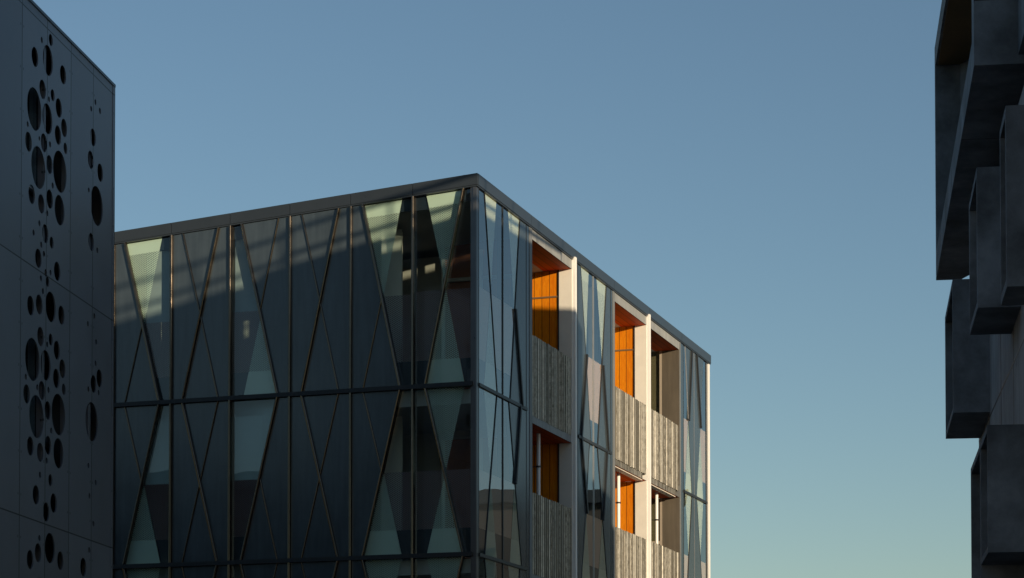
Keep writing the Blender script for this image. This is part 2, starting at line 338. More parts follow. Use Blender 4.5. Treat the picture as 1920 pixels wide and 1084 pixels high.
def thing(name, loc, label, cat, group=None):
    o = bpy.data.objects.new(name, None); COL.objects.link(o); o.location = loc; o.empty_display_size = .5
    tag(o, label, cat, group); return o
def tag(o, label, cat, group=None):
    o['label'] = label; o['category'] = cat
    if group: o['group'] = group
def struct(o): o['kind'] = 'structure'; return o

# ------------------------------------------------------------ the setting: ground, road
PHI = .13269
du = (math.sin(PHI), math.cos(PHI)); nn = (math.cos(PHI), -math.sin(PHI))
def VW(v, w): return (v*du[0]+w*nn[0], v*du[1]+w*nn[1])
g = MB(); g.face([(-1500, -1500, 0), (1500, -1500, 0), (1500, 1500, 0), (-1500, 1500, 0)]); struct(g.build('ground', M['ground']))
g = MB(); g.face([(*VW(-150, -9.0), .004), (*VW(-150, -0.8), .004), (*VW(34, -0.8), .004), (*VW(34, -9.0), .004)]); struct(g.build('road', M['asphalt']))
g = MB()
for w in (-9.15, -.8): g.extrude([VW(-150, w), VW(-150, w+.15), VW(34, w+.15), VW(34, w)], 0.0, .13)
struct(g.build('kerb', M['kerb']))
g = MB()
for i in range(26):
    v = -60+i*3.5
    g.face([(*VW(v, -4.95), .008), (*VW(v, -4.83), .008), (*VW(v+1.6, -4.83), .008), (*VW(v+1.6, -4.95), .008)])
struct(g.build('road_marking', M['line']))

# ------------------------------------------------------------ main building
PSI = .3218
dr = (math.sin(PSI), math.cos(PSI)); nR = (dr[1], -dr[0]); dL = (dr[1], -dr[0]); nL = (-dr[0], -dr[1])
CX, CY = -.73639, 47.8
FL = Face((CX, CY), dL, nL)      # left face: u = 0 at the corner, negative to the left
FR = Face((CX, CY), dr, nR)      # right face: u = 0 at the corner, positive going away
B = thing('office_building', (CX, CY, 0), 'dark glass and precast concrete office block with diagonal fins and timber balconies, seen corner on', 'building')
F0, F1, F2, FT, MID = 3.2, 6.75, 10.32, 14.46, 12.38
BAY = 1.412; NB = 10; LW = BAY*NB; RD = 20.75
def topL(u): return FT + .0675*u
def topR(u): return FT
C_, G_, T_ = 'C', 'G', 'F'

def add_part(mb, name, mat, parent=B): 
    if mb.f: return mb.build(name, mat, parent)
class Q4:
    def __init__(s): s.l = []
    def sheet(s, *a): s.l.append(a)
def bay(F, a, b, hb, top, n1, n2, bn1, bn2, cx, types, fins, backing=None):
    """one facade bay of one storey, split by an X into left, top, right, bottom fields"""
    ht = top
    right = F is FR
    g_, f_, b_ = (-.010, -.018, -.026) if right else (-.045, -.07, -0.10)
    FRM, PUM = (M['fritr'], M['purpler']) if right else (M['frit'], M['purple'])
    TL, TR, BL, BR = (a+n1, ht(a+n1)), (a+n2, ht(a+n2)), (a+bn1, hb), (a+bn2, hb)
    hm = hb + (12.38-10.32)/(14.40-10.32)*(min(ht(a), 14.46)-hb) if ht(a) > 14 or ht(a) > 13 else hb + 1.80
    X = (a+cx, hm)
    e = .03
    P = {'L': [(a+e, hb), BL, X, TL, (a+e, ht(a))], 'T': [TL, X, TR], 'R': [BR, (b-e, hb), (b-e, ht(b)), TR, X], 'B': [BL, BR, X]}
    gl = MB(); fr = Q4(); frs = Q4(); pu = Q4(); nv = Q4()
    uc = a+cx
    hlow = hb+.57                       # top of the navy band at the floor
    htop = lambda u: ht(u)-.27
    for k, poly in P.items():
        t = types[k]
        if t == C_:
            m = MB(); m.prism(F, poly, -.12, 0.0); m.build('precast_panel', M['precast'], B)
        else:
            gl.sheet(F, poly, g_, uc)
            if t == T_:
                if k == 'T':     # solid band on top, dots below
                    f = (.27 if ht(X[0]) > 13 else .012)/(ht(X[0])-hm)
                    q1 = (TL[0]+(X[0]-TL[0])*f, TL[1]+(X[1]-TL[1])*f); q2 = (TR[0]+(X[0]-TR[0])*f, TR[1]+(X[1]-TR[1])*f)
                    frs.sheet(F, [TL, q1, q2, TR], f_); fr.sheet(F, [q1, X, q2], f_, uc)
                else:
                    f = (hlow-hb)/(hm-hb)
                    q1 = (BL[0]+(X[0]-BL[0])*f, hlow); q2 = (BR[0]+(X[0]-BR[0])*f, hlow)
                    frs.sheet(F, [BL, BR, q2, q1], f_); fr.sheet(F, [q1, q2, X], f_, uc)
    # bands behind the glass over the L / R / B fields
    def side(k, h):      # edge of the L or R field at height h
        if k == 'L':
            return X[0]+(TL[0]-X[0])*(h-hm)/(TL[1]-hm) if h > hm else BL[0]+(X[0]-BL[0])*(h-hb)/(hm-hb)
        return X[0]+(TR[0]-X[0])*(h-hm)/(TR[1]-hm) if h > hm else BR[0]+(X[0]-BR[0])*(h-hb)/(hm-hb)
    for k in 'LR':
        if types[k] == G_:
            if k == 'L':
                nv.sheet(F, [(a+e, hb), (side(k, hb), hb), (side(k, hlow), hlow), (a+e, hlow)], b_)
                pu.sheet(F, [(a+e, hlow), (side(k, hlow), hlow), (side(k, hm), hm), (a+e, hm)], b_, uc)
                if hb > 9: nv.sheet(F, [(a+e, htop(a)), (side(k, htop(a)), htop(a)), TL, (a+e, ht(a))], b_)
            else:
                nv.sheet(F, [(side(k, hb), hb), (b-e, hb), (b-e, hlow), (side(k, hlow), hlow)], b_)
                pu.sheet(F, [(side(k, hlow), hlow), (b-e, hlow), (b-e, hm), (side(k, hm), hm)], b_, uc)
                if hb > 9: nv.sheet(F, [(side(k, htop(b)), htop(b)), (b-e, htop(b)), (b-e, ht(b)), TR], b_)
    if gl.f:
        w = gl.build('window', M['glassr'] if right else M['glass'], B)
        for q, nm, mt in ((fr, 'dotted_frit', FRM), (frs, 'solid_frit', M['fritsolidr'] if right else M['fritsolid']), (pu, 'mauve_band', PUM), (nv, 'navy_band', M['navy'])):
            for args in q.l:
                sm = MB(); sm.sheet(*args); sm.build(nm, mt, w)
    if backing and gl.f:
        for k in 'LRT':
            if types[k] != G_: continue
            poly = {'L': [(a+e, hm), X, (X[0], ht(a)), (a+e, ht(a))], 'R': [X, (b-e, hm), (b-e, ht(b)), (X[0], ht(X[0]))], 'T': [(X[0]+.002, hm), (b-e, hm), (b-e, ht(a)), (X[0]+.002, ht(a))]}[k]
            sm = MB(); sm.sheet(F, poly, -.16, uc); sm.build('roller_blind', M[backing], w)
    ends = {'TL': TL, 'TR': TR, 'BL': BL, 'BR': BR}
    for k, cls in fins.items():
        w, d, mt, c = {1: (.024, .004, 'dark', 0), 2: (.052, .07, 'fin', .023), 3: (.07, .045, 'dark', 0), 4: (.030, .035, 'fin', .013)}[cls]
        if right and cls == 4: w, d, mt, c = .035, .006, 'frame', 0
        p, q = (ends[k[:2]], ends[k[2:]]) if len(k) == 4 else (ends[k], X)
        m = MB()
        dd_ = d + (.003 if k == 'TRBL' else 0) - (.004 if len(k) == 2 else 0)
        if c: m.cbar(F, p, q, w, -.02, dd_, c)
        else: m.bar(F, p, q, w, -.02, max(dd_, .003))
        m.build('diagonal_fin', M[mt], B, smooth=bool(c))

CCCC = dict(L=C_, T=C_, R=C_, B=C_)
top_pat = [  # k = 0 is the bay at the corner
 (dict(L=G_, T=T_, R=G_, B=T_), {'TRBL': 2}),
 (dict(L=C_, T=T_, R=G_, B=C_), {'TLBR': 2, 'BL': 4}),
 (CCCC, {'TLBR': 4, 'TRBL': 2}),
 (dict(L=G_, T=C_, R=C_, B=T_), {'TLBR': 2, 'TR': 4}),
 (CCCC, {'TLBR': 4, 'TRBL': 2}),
 (dict(L=C_, T=T_, R=G_, B=C_), {'TLBR': 2, 'BL': 4}),
]
mid_pat = [
 (dict(L=G_, T=T_, R=G_, B=T_), {'TLBR': 2}),
 (dict(L=C_, T=C_, R=G_, B=T_), {'TRBL': 2, 'TL': 4}),
 (CCCC, {'TLBR': 2, 'TRBL': 4}),
 (dict(L=G_, T=G_, R=C_, B=C_), {'TRBL': 2, 'BR': 4}),
 (CCCC, {'TLBR': 2, 'TRBL': 4}),
 (dict(L=C_, T=C_, R=G_, B=T_), {'TRBL': 2, 'TL': 4}),
]
for si, (hb, top) in enumerate(((F2, topL), (F1, lambda u: F2), (F0, lambda u: F1))):
    for k in range(NB):
        kk = k if k < 6 else (4, 3, 2, 1)[k-6]
        ty, fn = (mid_pat if si == 1 else top_pat)[kk]
        bay(FL, -(k+1)*BAY, -k*BAY, hb, top, .27, 1.13, .27, 1.13, .71, ty, fn, ('blind' if si == 1 else 'blindgrey') if kk in (3, 5) else None)
# right face glazed sections
secs = [(.13, 1.73, 3.36), (7.32, 8.67, 10.19), (17.61, 18.86, 20.35)]
TB = lambda n1, n2, b1, b2, c: (n1, n2, b1, b2, c)
R_def = {
 (0, 0): ((.40, 1.21, .40, 1.24, .82), [(dict(L=G_, T=T_, R=G_, B=T_), {'TLBR': 1}), (dict(L=G_, T=T_, R=G_, B=T_), {'TRBL': 1})]),
 (0, 1): ((.40, 1.18, .50, 1.32, .83), [(dict(L=G_, T=T_, R=C_, B=C_), {'TRBL': 1, 'BR': 3}), (dict(L=G_, T=C_, R=C_, B=T_), {'TLBR': 1, 'TR': 3})]),
 (1, 0): ((.26, .99, .26, 1.12, .74), [(dict(L=C_, T=T_, R=G_, B=C_), {'TLBR': 1, 'BL': 3}), (dict(L=C_, T=C_, R=G_, B=T_), {'TRBL': 1, 'TL': 3})]),
 (1, 1): ((.33, 1.14, .36, 1.28, .80), [(dict(L=G_, T=T_, R=C_, B=C_), {'TRBL': 1, 'BR': 3}), (dict(L=G_, T=C_, R=C_, B=T_), {'TLBR': 1, 'TR': 3})]),
 (2, 0): ((.25, .98, .25, .98, .62), [(dict(L=G_, T=C_, R=C_, B=T_), {'TL': 4, 'TR': 3}), (dict(L=G_, T=T_, R=C_, B=C_), {'TRBL': 1})]),
 (2, 1): ((.30, 1.15, .30, 1.15, .78), [(dict(L=C_, T=C_, R=G_, B=T_), {'TL': 3}), (dict(L=C_, T=T_, R=G_, B=C_), {'TLBR': 1})]),
}
for (i, j), (nodes, pats) in R_def.items():
    a, b = secs[i][j], secs[i][j+1]
    for hb, top, pt in ((F2, topR, pats[0]), (F1, lambda u: F2, pats[1]), (F0, lambda u: F1, pats[0])):
        bay(FR, a, b, hb, top, *nodes, pt[0], pt[1])
# mullions and transoms
for k in range(1, NB+1):
    u = -k*BAY
    m = MB(); m.cbar(FL, (u, F0-.02), (u, topL(u)-.002), .062, -.13, .075, .028); m.build('mullion', M['fin'], B, smooth=True)
for (a, mu, b) in secs:
    for u, mt, w, d in ((a, 'dark', .025, .004), (mu, 'frame' if a > 5 else 'dark', .022, .006), (b, 'dark', .025, .004)):
        m = MB(); m.box(FR, u-w, u+w, F0-.02, FT-.002, -.13, d); m.build('mullion', M[mt], B)
for hh in (F2, F1, F0):
    m = MB(); m.box(FL, -LW, -.075, hh-.045, hh+.045, -.14, .078); m.build('transom', M['dark'], B)
    for (a, mu, b) in secs:
        m = MB(); m.box(FR, a+.0, b+.0, hh-.035, hh+.035, -.14, .03); m.build('transom', M['dark'], B)
# corner post
m = MB(); m.box(FL, -.07, .0, F0-.02, FT-.004, -.13, .03); m.box(FR, .001, .10, F0-.02, FT-.004, -.13, .004)
m.build('corner_post', M['cornerpost'], B)

# jambs, piers, headers, balconies on the right face
def jamb(u0, u1, mat, d=0.0, dep=-.35, name='pier'):
    m = MB(); m.box(FR, u0, u1, F0, FT-.003, dep, d); m.build(name, M[mat], B)
jamb(3.39, 3.56, 'precast', .002); jamb(3.56, 3.75, 'jamb', .012, name='pale_fin')
jamb(10.22, 10.36, 'precast', .002); jamb(10.36, 10.53, 'jamb', .012, name='pale_fin')
jamb(17.28, 17.58, 'precast', .002); jamb(17.17, 17.28, 'jamb', .012, name='pale_fin')
jamb(7.14, 7.29, 'precast', .002, name='pier')
for u in (6.87, 13.66, 20.52):
    m = MB(); m.box(FR, u, u+.12 if u < 20 else u+.09, 3.0 if u > 20 else .3, FT+.07 if u < 20 else FT-.02, -.3, .08 if u < 20 else .045); m.build('white_fin', M['white'], B)
for u in (6.99, 13.78):
    jamb(u+.002, u+(.148 if u < 8 else .30), 'cream', .0, -1.85, name='cream_pier')
jamb(20.38, 20.515, 'precast', .002)
# headers and galvanised balustrades
def corrugated(F, u0, u1, h0, h1, d, name, amp=.04, pitch=.125, parent=B, jag=True):
    """rolled corrugated sheet, ribs slightly uneven, front and back skins joined at the edges"""
    m = MB(); rnd = random.Random(int(u0*100+h0*10)); u = u0; pts = []; N = 8
    while u < u1-.001:
        dh = rnd.uniform(-.010, .010) if jag else 0; p_ = pitch*rnd.uniform(.86, 1.14); a_ = amp*rnd.uniform(.8, 1.1)
        for i in range(N):
            t = i/N; pts.append((min(u+t*p_, u1), d+a_*(.5-.5*math.cos(2*math.pi*t))**.8, dh))
        u += p_
    pts = [q for i, q in enumerate(pts) if i == 0 or q[0] > pts[i-1][0]+1e-4]
    for i in range(len(pts)-1):
        (a, da, ha), (b, db, hb_) = pts[i], pts[i+1]
        m.face([F(a, h0-ha, da), F(b, h0-hb_, db), F(b, h1+hb_, db), F(a, h1+ha, da)], [(a, h0), (b, h0), (b, h1), (a, h1)])
        m.face([F(a, h0-ha, da-.012), F(a, h1+ha, da-.012), F(b, h1+hb_, db-.012), F(b, h0-hb_, db-.012)], [(a, h0), (a, h1), (b, h1), (b, h0)])
        m.face([F(a, h1+ha, da), F(b, h1+hb_, db), F(b, h1+hb_, db-.012), F(a, h1+ha, da-.012)])
        m.face([F(a, h0-ha, da-.012), F(b, h0-hb_, db-.012), F(b, h0-hb_, db), F(a, h0-ha, da)])
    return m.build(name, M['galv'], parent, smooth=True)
bals = [(3.75, 6.87, 0), (10.53, 13.66, 1), (14.08, 17.17, 2)]
DEP = -1.85
for (a, b, kind) in bals:
    # header under the roof
    m = MB(); m.box(FR, a, b if kind != 2 else b, 14.24, FT-.003, -.25, -.004); m.build('header_beam', M['header'], B)
    if kind == 2:
        m = MB(); m.box(FR, 13.786, a-.003, F0, FT-.02, DEP, -.30); m.build('cream_pier', M['cream'], B)
    for fl, sof, bal_b, bal_t in ((F2, 14.24, 10.26, 12.10), (F1, 10.09, 6.69, 8.53), (F0, 6.52, 3.12, 4.97)):
        # the balcony: floor slab and inner wall of one level
        s = MB(); s.box(FR, a-.15, b+.1, fl-.05, fl+.10, DEP-.1, -.12)
        s.box(FR, a-.15, b+.1, fl+.101, sof+.2, DEP-.1, DEP)
        s.box(FR, a-.15, a-.003, fl+.101, sof+.2, DEP+.001, -.36)
        bo = s.build('balcony', M['recess' if kind == 2 else 'inner'], B)
        s = MB()
        sf = sof-.004
        pl = [FR(a, sf, -.012), FR(a, sf, DEP), FR(b, sf, DEP), FR(b, sf, -.012)]
        s.face(pl, [(0, a), (-DEP, a), (-DEP, b), (0, b)]); s.face([p+Vector((0, 0, .003)) for p in pl][::-1])
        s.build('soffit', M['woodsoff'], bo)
        # end wall facing the street
        FE = Face(tuple((FR(b, 0, 0)).xy), nR, (-dr[0], -dr[1]))     # u = outward distance
        e1 = -.30
        if kind < 2:
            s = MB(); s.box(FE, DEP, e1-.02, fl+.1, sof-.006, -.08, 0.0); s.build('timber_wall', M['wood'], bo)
            s = MB(); s.box(FE, e1-.0195, -.002, fl+.1, sof-.004, -.08, .022); s.build('cream_panel', M['cream'], bo)
            s = MB(); s.box(FE, e1-.05, e1-.021, fl+.1, sof-.005, .001, .03); s.build('edge_trim', M['dark'], bo)
            if fl == F2:
                s = MB(); s.box(FE, DEP, e1-.055, 13.585, 13.625, .001, .02); s.build('rail', M['railwood'], bo)
        else:
            s = MB(); s.box(FE, -.50, -.002, fl+.1, sof-.005, .003, .02); s.build('end_wall', M['recess'], bo)
            s = MB()
            s.box(FE, -.57, -.502, fl+.1, sof-.006, -.08, .02); s.box(FE, -1.25, -1.19, fl+.1, sof-.006, -.08, .02)
            s.box(FE, DEP, -.57, fl+2.05, fl+2.13, -.079, .019)
            fo = s.build('door_frame', M['door'], bo)
            s = MB(); s.box(FE, DEP, -.57, fl+.1, sof-.006, -.012, -.004); s.build('door_glass', M['pane'], fo)
            s = MB(); s.box(FE, DEP, -.57, fl+.1, sof-.008, -.078, -.07); s.build('blind', M['olive'], fo)  # olive panel stands in for the lit interior, its light put into the colour
        # header above the lower openings
        if fl != F2:
            if kind == 0:
                m = MB(); m.box(FR, a, b, sof, bal_b+3.57+.01, -.22, -.03); m.build('header_beam', M['header'], B)
            else:
                corrugated(FR, a, b-.30, sof, bal_b+3.57-.002, -.055, 'header_cladding', amp=.012, pitch=.15, jag=False)
                m = MB(); m.box(FR, a, b-.29, sof-.03, sof-.001, -.22, -.05); m.build('drip_edge', M['cream'], B)
            # round steel post standing behind the balustrade
            s = MB(); s.tube(FR(a+1.55 if kind != 2 else a+1.85, fl+.1, -.34), FR(a+1.55 if kind != 2 else a+1.85, sof, -.34), .045)
            po = s.build('post', M['white'], bo, smooth=False)
            pu_ = a+1.55 if kind != 2 else a+1.85
            s = MB(); s.tube(FR(pu_, fl+2.55, -.34), FR(pu_, fl+2.59, -.34), .062); s.tube(FR(pu_, fl+2.57, -.34), FR(pu_-.3, fl+2.57, DEP+.05), .010, 6); s.build('bracket', M['dark'], po)
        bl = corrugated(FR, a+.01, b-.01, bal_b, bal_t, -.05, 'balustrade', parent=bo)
        s = MB(); s.box(FR, a+.01, b-.01, bal_t-.12, bal_t-.07, -.12, -.065); s.box(FR, a+.01, b-.01, bal_b+.08, bal_b+.13, -.12, -.065); s.build('cross_bar', M['rail'], bl)

# roof with its parapet, sloping down to the left
def roofz(u): return 14.50+.0675*u
m = MB()
def inner(u, t): return Vector((CX, CY, 0)) + Vector((*dL, 0))*u + Vector((*dr, 0))*t
pl = [inner(-LW, .02), inner(-.02, .02), inner(-.02, RD), inner(-LW, RD)]
us = [-LW, -.02, -.02, -LW]
top = [p+Vector((0, 0, roofz(u)+.10)) for p, u in zip(pl, us)]; bot = [p+Vector((0, 0, roofz(u)-.22)) for p, u in zip(pl, us)]
# underside kept behind the facade glass
pl2 = [inner(-LW+.1, .15), inner(-.15, .15), inner(-.15, RD-.1), inner(-LW+.1, RD-.1)]
bot = [p+Vector((0, 0, roofz(u)-.22)) for p, u in zip(pl2, us)]; top = [p+Vector((0, 0, roofz(u)+.10)) for p, u in zip(pl2, us)]
m.face(top); m.face(bot[::-1])
mc = MB(); mc.face([p-Vector((0, 0, .004)) for p in bot][::-1]); mc.build('ceiling', M['ceiling'], B)
for i in range(4): j = (i+1) % 4; m.face([bot[i], bot[j], top[j], top[i]])
m.build('roof', M['roof'], B)
# parapet panels
J = .006
def parL(u0, u1):
    m = MB(); o = .045
    m.prism(FL, [(u0+J, roofz(u0)), (u1-J, roofz(u1)), (u1-J, roofz(u1)+.235), (u0+J, roofz(u0)+.235)], -.30, o)
    m.build('parapet_panel', M['parapet'], B)
edges = [-k*BAY for k in range(1, NB+1)]
parL(-BAY, .045-J+.0)
for k in range(1, NB): parL(-(k+1)*BAY, -k*BAY)
tt = [-.0, 3.6, 7.05, 10.4, 13.8, 17.3, 20.8]
for i in range(6):
    m = MB(); m.prism(FR, [(tt[i]+J+(.0), roofz(0)), (tt[i+1]-J, roofz(0)), (tt[i+1]-J, roofz(0)+.235), (tt[i]+J, roofz(0)+.235)], -.30, .045-.001)
    m.build('parapet_panel', M['parapet'], B)
m = MB(); m.prism(FL, [(-LW, roofz(-LW)-.03), (.028, roofz(0)-.03), (.028, roofz(0)-.001), (-LW, roofz(-LW)-.001)], -.25, .03)
m.prism(FR, [(.0, roofz(0)-.03), (20.8, roofz(0)-.03), (20.8, roofz(0)-.001), (.0, roofz(0)-.001)], -.25, .029)
m.build('head_flashing', M['parapet'], B)
# rear walls
m = MB()
FB = Face(tuple(inner(0, RD).xy), (-dL[0], -dL[1]), dr)
m.box(FB, .0, LW, 0, 13.55, -.2, .0); m.prism(FB, [(0, 13.551), (LW, 13.551), (0, 14.49)], -.2, 0)
FW = Face(tuple(inner(-LW, RD).xy), (-dr[0], -dr[1]), (-dL[0], -dL[1]))
m.box(FW, .0, RD, 0, 13.52, -.2, -.01)
m.build('rear_wall', M['precast'], B)
# ground storey and floor slabs
m = MB(); m.box(FL, -LW, -.001, 0, .45, -.3, .0); m.box(FR, .0, 20.75, 0, .45, -.3, -.002); m.build('plinth', M['precast'], B)
for k in range(NB):
    m = MB(); m.sheet(FL, [(-(k+1)*BAY+.035, .45), (-k*BAY-.035, .45), (-k*BAY-.035, F0-.05), (-(k+1)*BAY+.035, F0-.05)], -.06)
    m.build('shopfront_glass', M['glass'], B)
    m = MB(); m.box(FL, -(k+1)*BAY-.03, -(k+1)*BAY+.03, .45, F0-.05, -.12, .02); m.build('shopfront_mullion', M['dark'], B)
m = MB(); m.box(FR, .1, 20.4, .451, F0-.003, -.2, -.02); m.build('base_wall', M['precast'], B)
for fl in (F2, F1, F0):
    s = MB()
    s.extrude([tuple(inner(-LW+.2, .16).xy), tuple(inner(-.16, .16).xy), tuple(inner(-.16, 3.4).xy), tuple(inner(-1.97, 3.4).xy), tuple(inner(-1.97, RD-.25).xy), tuple(inner(-LW+.2, RD-.25).xy)], fl-.38, fl-.08)
    s.build('floor_slab', M['ceiling'], B)
    # floor edge pieces behind the other glazed sections
    s = MB()
    for a, b in ((7.16, 10.35), (17.3, 20.4)):
        s.extrude([tuple(inner(-1.97, a).xy), tuple(inner(-.16, a).xy), tuple(inner(-.16, b).xy), tuple(inner(-1.97, b).xy)], fl-.38, fl-.081)
    s.build('floor_slab', M['ceiling'], B)
# partitions that make rooms behind the glass
for fl, ce in ((F2, 13.4), (F1, F2-.385), (F0, F1-.385)):
    s = MB()
    def wall(u0, t0, u1, t1, th=.12):
        a, b = inner(u0, t0), inner(u1, t1); d = (b-a).normalized(); n = Vector((-d.y, d.x, 0))*th/2
        c = a-n, b-n, b+n, a+n
        z1 = ce + (.55 if fl == F2 else 0)
        s.extrude([(p.x, p.y) for p in c], fl-.079, min(z1, ce+.84))
    wall(-LW+.3, 4.6, -4.6, 4.6); wall(-4.6, 4.66, -4.6, 7.2); wall(-3.2, 7.26, -2.0, 7.26)
    wall(-8.5, .2, -8.5, 4.5); wall(-2.1, 7.4, -2.1, RD-.3); wall(-4.66, 7.3, -4.66, RD-.3)
    wall(-4.6, 3.62, -2.06, 3.62)
    s.build('partition', M['inner'], B)
    s = MB(); c = inner(-2.42, 1.35)
    s.extrude([(c.x-.22, c.y-.22), (c.x+.22, c.y-.22), (c.x+.22, c.y+.22), (c.x-.22, c.y+.22)], fl-.079, (topL(-2.6)-.26) if fl == F2 else ce)
    s.build('column', M['column'], B)
    # glazed screen across the corner room, back of the balcony
    s = MB()
    for u in (-2.0, -1.1, -.25):
        a = inner(u, 3.45); s.extrude([(a.x-.04, a.y-.04), (a.x+.04, a.y-.04), (a.x+.04, a.y+.04), (a.x-.04, a.y+.04)], fl-.079, ce+.6 if fl == F2 else ce)
    FS = Face(tuple(inner(0, 3.45).xy), dL, nL)
    s.box(FS, -2.0, -.25, fl+3.0, fl+3.08, -.04, .04)
    s.build('glazed_screen', M['frame'], B)
    s = MB(); s.box(FS, -2.0, -.25, fl-.05, fl+3.9 if fl == F2 else fl+3.1, -.12, -.08); s.build('timber_screen', M['redpanel'], B)

# ------------------------------------------------------------ left building with round holes
XA = (-7.15303, 41.0)
FA = Face(XA, (-du[0], -du[1]), nn)          # u = distance from the far edge towards the camera
HA = 14.436; LA = 34.0
P1 = thing('perforated_building', (*XA, 0), 'grey clad building on the left with clusters of round holes cut through its panels', 'building')
cu = bpy.data.curves.new('perforated_cladding', 'CURVE'); cu.dimensions = '2D'; cu.fill_mode = 'BOTH'; cu.extrude = .012
def poly_spline(pts):
    s = cu.splines.new('POLY'); s.points.add(len(pts)-1)
    for i, (x, y) in enumerate(pts): s.points[i].co = (x, y, 0, 1)
    s.use_cyclic_u = True
poly_spline([(0, .4), (9.0, .4), (9.0, HA), (0, HA)])
HL = list(HOLES)
low = [(a, h-8.16+4.08*1, r) for a, h, r in HOLES if 6.4 < h < 9.9]
for a, h, r in low:
    if h-.0 < 5.2 and all(math.hypot(a-x, h-y) > r+q+.03 for x, y, q in HL): HL.append((a, h, r))
for a, h, r in HL:
    k = 40 if r > .2 else 22
    poly_spline([(a+r*math.cos(2*math.pi*i/k), h+r*math.sin(2*math.pi*i/k)) for i in range(k)])
co = bpy.data.objects.new('tmp', cu); COL.objects.link(co)
bpy.context.view_layer.update()
me = bpy.data.meshes.new_from_object(co.evaluated_get(bpy.context.evaluated_depsgraph_get()))
bpy.data.objects.remove(co); bpy.data.curves.remove(cu)
me.name = 'perforated_cladding'
while me.uv_layers: me.uv_layers.remove(me.uv_layers[0])
loc2 = [(v.co.x, v.co.y, v.co.z) for v in me.vertices]
uvl = me.uv_layers.new(name='UVMap')
for lp in me.loops: x, y, z = loc2[lp.vertex_index]; uvl.data[lp.index].uv = (x, y)
for v, (x, y, z) in zip(me.vertices, loc2): v.co = FA(x, y, z) - Vector((*XA, 0))
me.materials.clear(); me.materials.append(M['cladding'])
po = bpy.data.objects.new('perforated_cladding', me); COL.objects.link(po); po.parent = P1
m = MB(); m.box(FA, 9.004, LA, .4, HA, -.012, .012); m.build('plain_cladding', M['cladding'], P1)
m = MB(); m.box(FA, -.02, .10, .4, HA+.02, .0125, .022); m.build('corner_trim', M['cladding'], P1)
m = MB(); m.box(FA, -.02, LA, HA+.001, HA+.05, -.56, .03); m.build('coping', M['parapet'], P1)
m = MB()
for i in range(8): m.box(FA, i*1.205-.05, i*1.205+.05, .4, HA-.02, -.13, -.03)
m.build('cladding_rail', M['cladding'], P1)
vc, wc = 39.68, -12.52
m = MB(); m.extrude([VW(vc, wc-.5), VW(vc-.3, wc-.9), VW(vc-33, wc-.9-22), VW(vc-LA, wc-23), VW(vc-LA, wc-.5)], 0, HA-.01); m.build('wall', M['render'], P1)
m = MB(); m.box(FA, -.012, .0, .4, HA-.002, -.5, -.013); m.build('end_return', M['cladding'], P1)
for (u, h, w, hh) in ((2.9, 12.75, .95, 2.0), (2.9, 8.6, .95, 2.0), (2.9, 4.5, .95, 2.0), (.7, 8.1, .4, 1.4), (14, 8.5, 1.6, 1.6), (14, 4.5, 1.6, 1.6), (22, 8.5, 1.6, 1.6)):
    m = MB(); m.box(FA, u-w, u+w, h-hh/2, h+hh/2, -.499, -.44); wo = m.build('window', M['dark'], P1)
    m = MB(); m.box(FA, u-w+.07, u+w-.07, h-hh/2+.07, h+hh/2-.07, -.4375, -.430); m.build('pane', M['pane'], wo)
    m = MB(); m.box(FA, u-w*.05, u+w*.32, h-hh/2+.05, h+hh/2-.05, -.4385, -.4378); m.build('curtain', M['curtain'], wo)

# ------------------------------------------------------------ right building with projecting concrete pods
def GW(v, w, h): x, y = VW(v, w); return Vector((x, y, h))
Q = thing('concrete_building', (*VW(30, 4), 0), 'board marked concrete building on the right with boxy projecting window hoods', 'building')
def vwprism(mb, pts, h0, h1): mb.extrude([VW(v, w) for v, w in pts], h0, h1)
def hexa(mb, v0, v1, w0, w1, b0, b1, t0, t1):
    """box v0..v1, w0..w1; bottom b0 (near) b1 (far), top t0 / t1"""
    P = [GW(v0, w0, b0), GW(v0, w1, b0), GW(v1, w1, b1), GW(v1, w0, b1), GW(v0, w0, t0), GW(v0, w1, t0), GW(v1, w1, t1), GW(v1, w0, t1)]
    for f in ((4, 5, 6, 7), (3, 2, 1, 0), (0, 1, 5, 4), (1, 2, 6, 5), (2, 3, 7, 6), (3, 0, 4, 7)): mb.face([P[i] for i in f])
WF, WG = 2.84, 2.24
def diag(v, w, L): return (v-.7294*L, w+.6841*L)
m = MB()
a = (42.06, 9.5)
vwprism(m, [(5, WF), (5, 23.2), diag(*a, 20), a, (41.45, WF)], 0, 11.45)
m.build('lower_wall', M['concreteb'], Q)
m = MB(); vwprism(m, [(20, WF+.3), (20, 16), (34.7, 16), (41.9, 9.3), (41.3, WF+1.2)], 11.451, 12.15); m.build('lower_roof', M['concrete'], Q)
m = MB()
c = diag(43.8, 3.1, 1.5); d = diag(43.8, 3.1, 17.5)
vwprism(m, [(21.0, WF), (21.0, d[1]), d, c, (32.9, c[1])][0:0] or [(24.62, WF), (24.62, 14.8), (32.9, 14.8), (32.9, WF)], 12.151, 15.90)
m.build('upper_wall', M['concrete'], Q)
m = MB(); vwprism(m, [(4, WF), (4, 14), (14, 14), (24.6, 6.0), (24.6, WF)], 11.451, 19.6); m.build('stair_tower', M['concrete'], Q)  # unseen tower, added to keep the sun off the perforated building
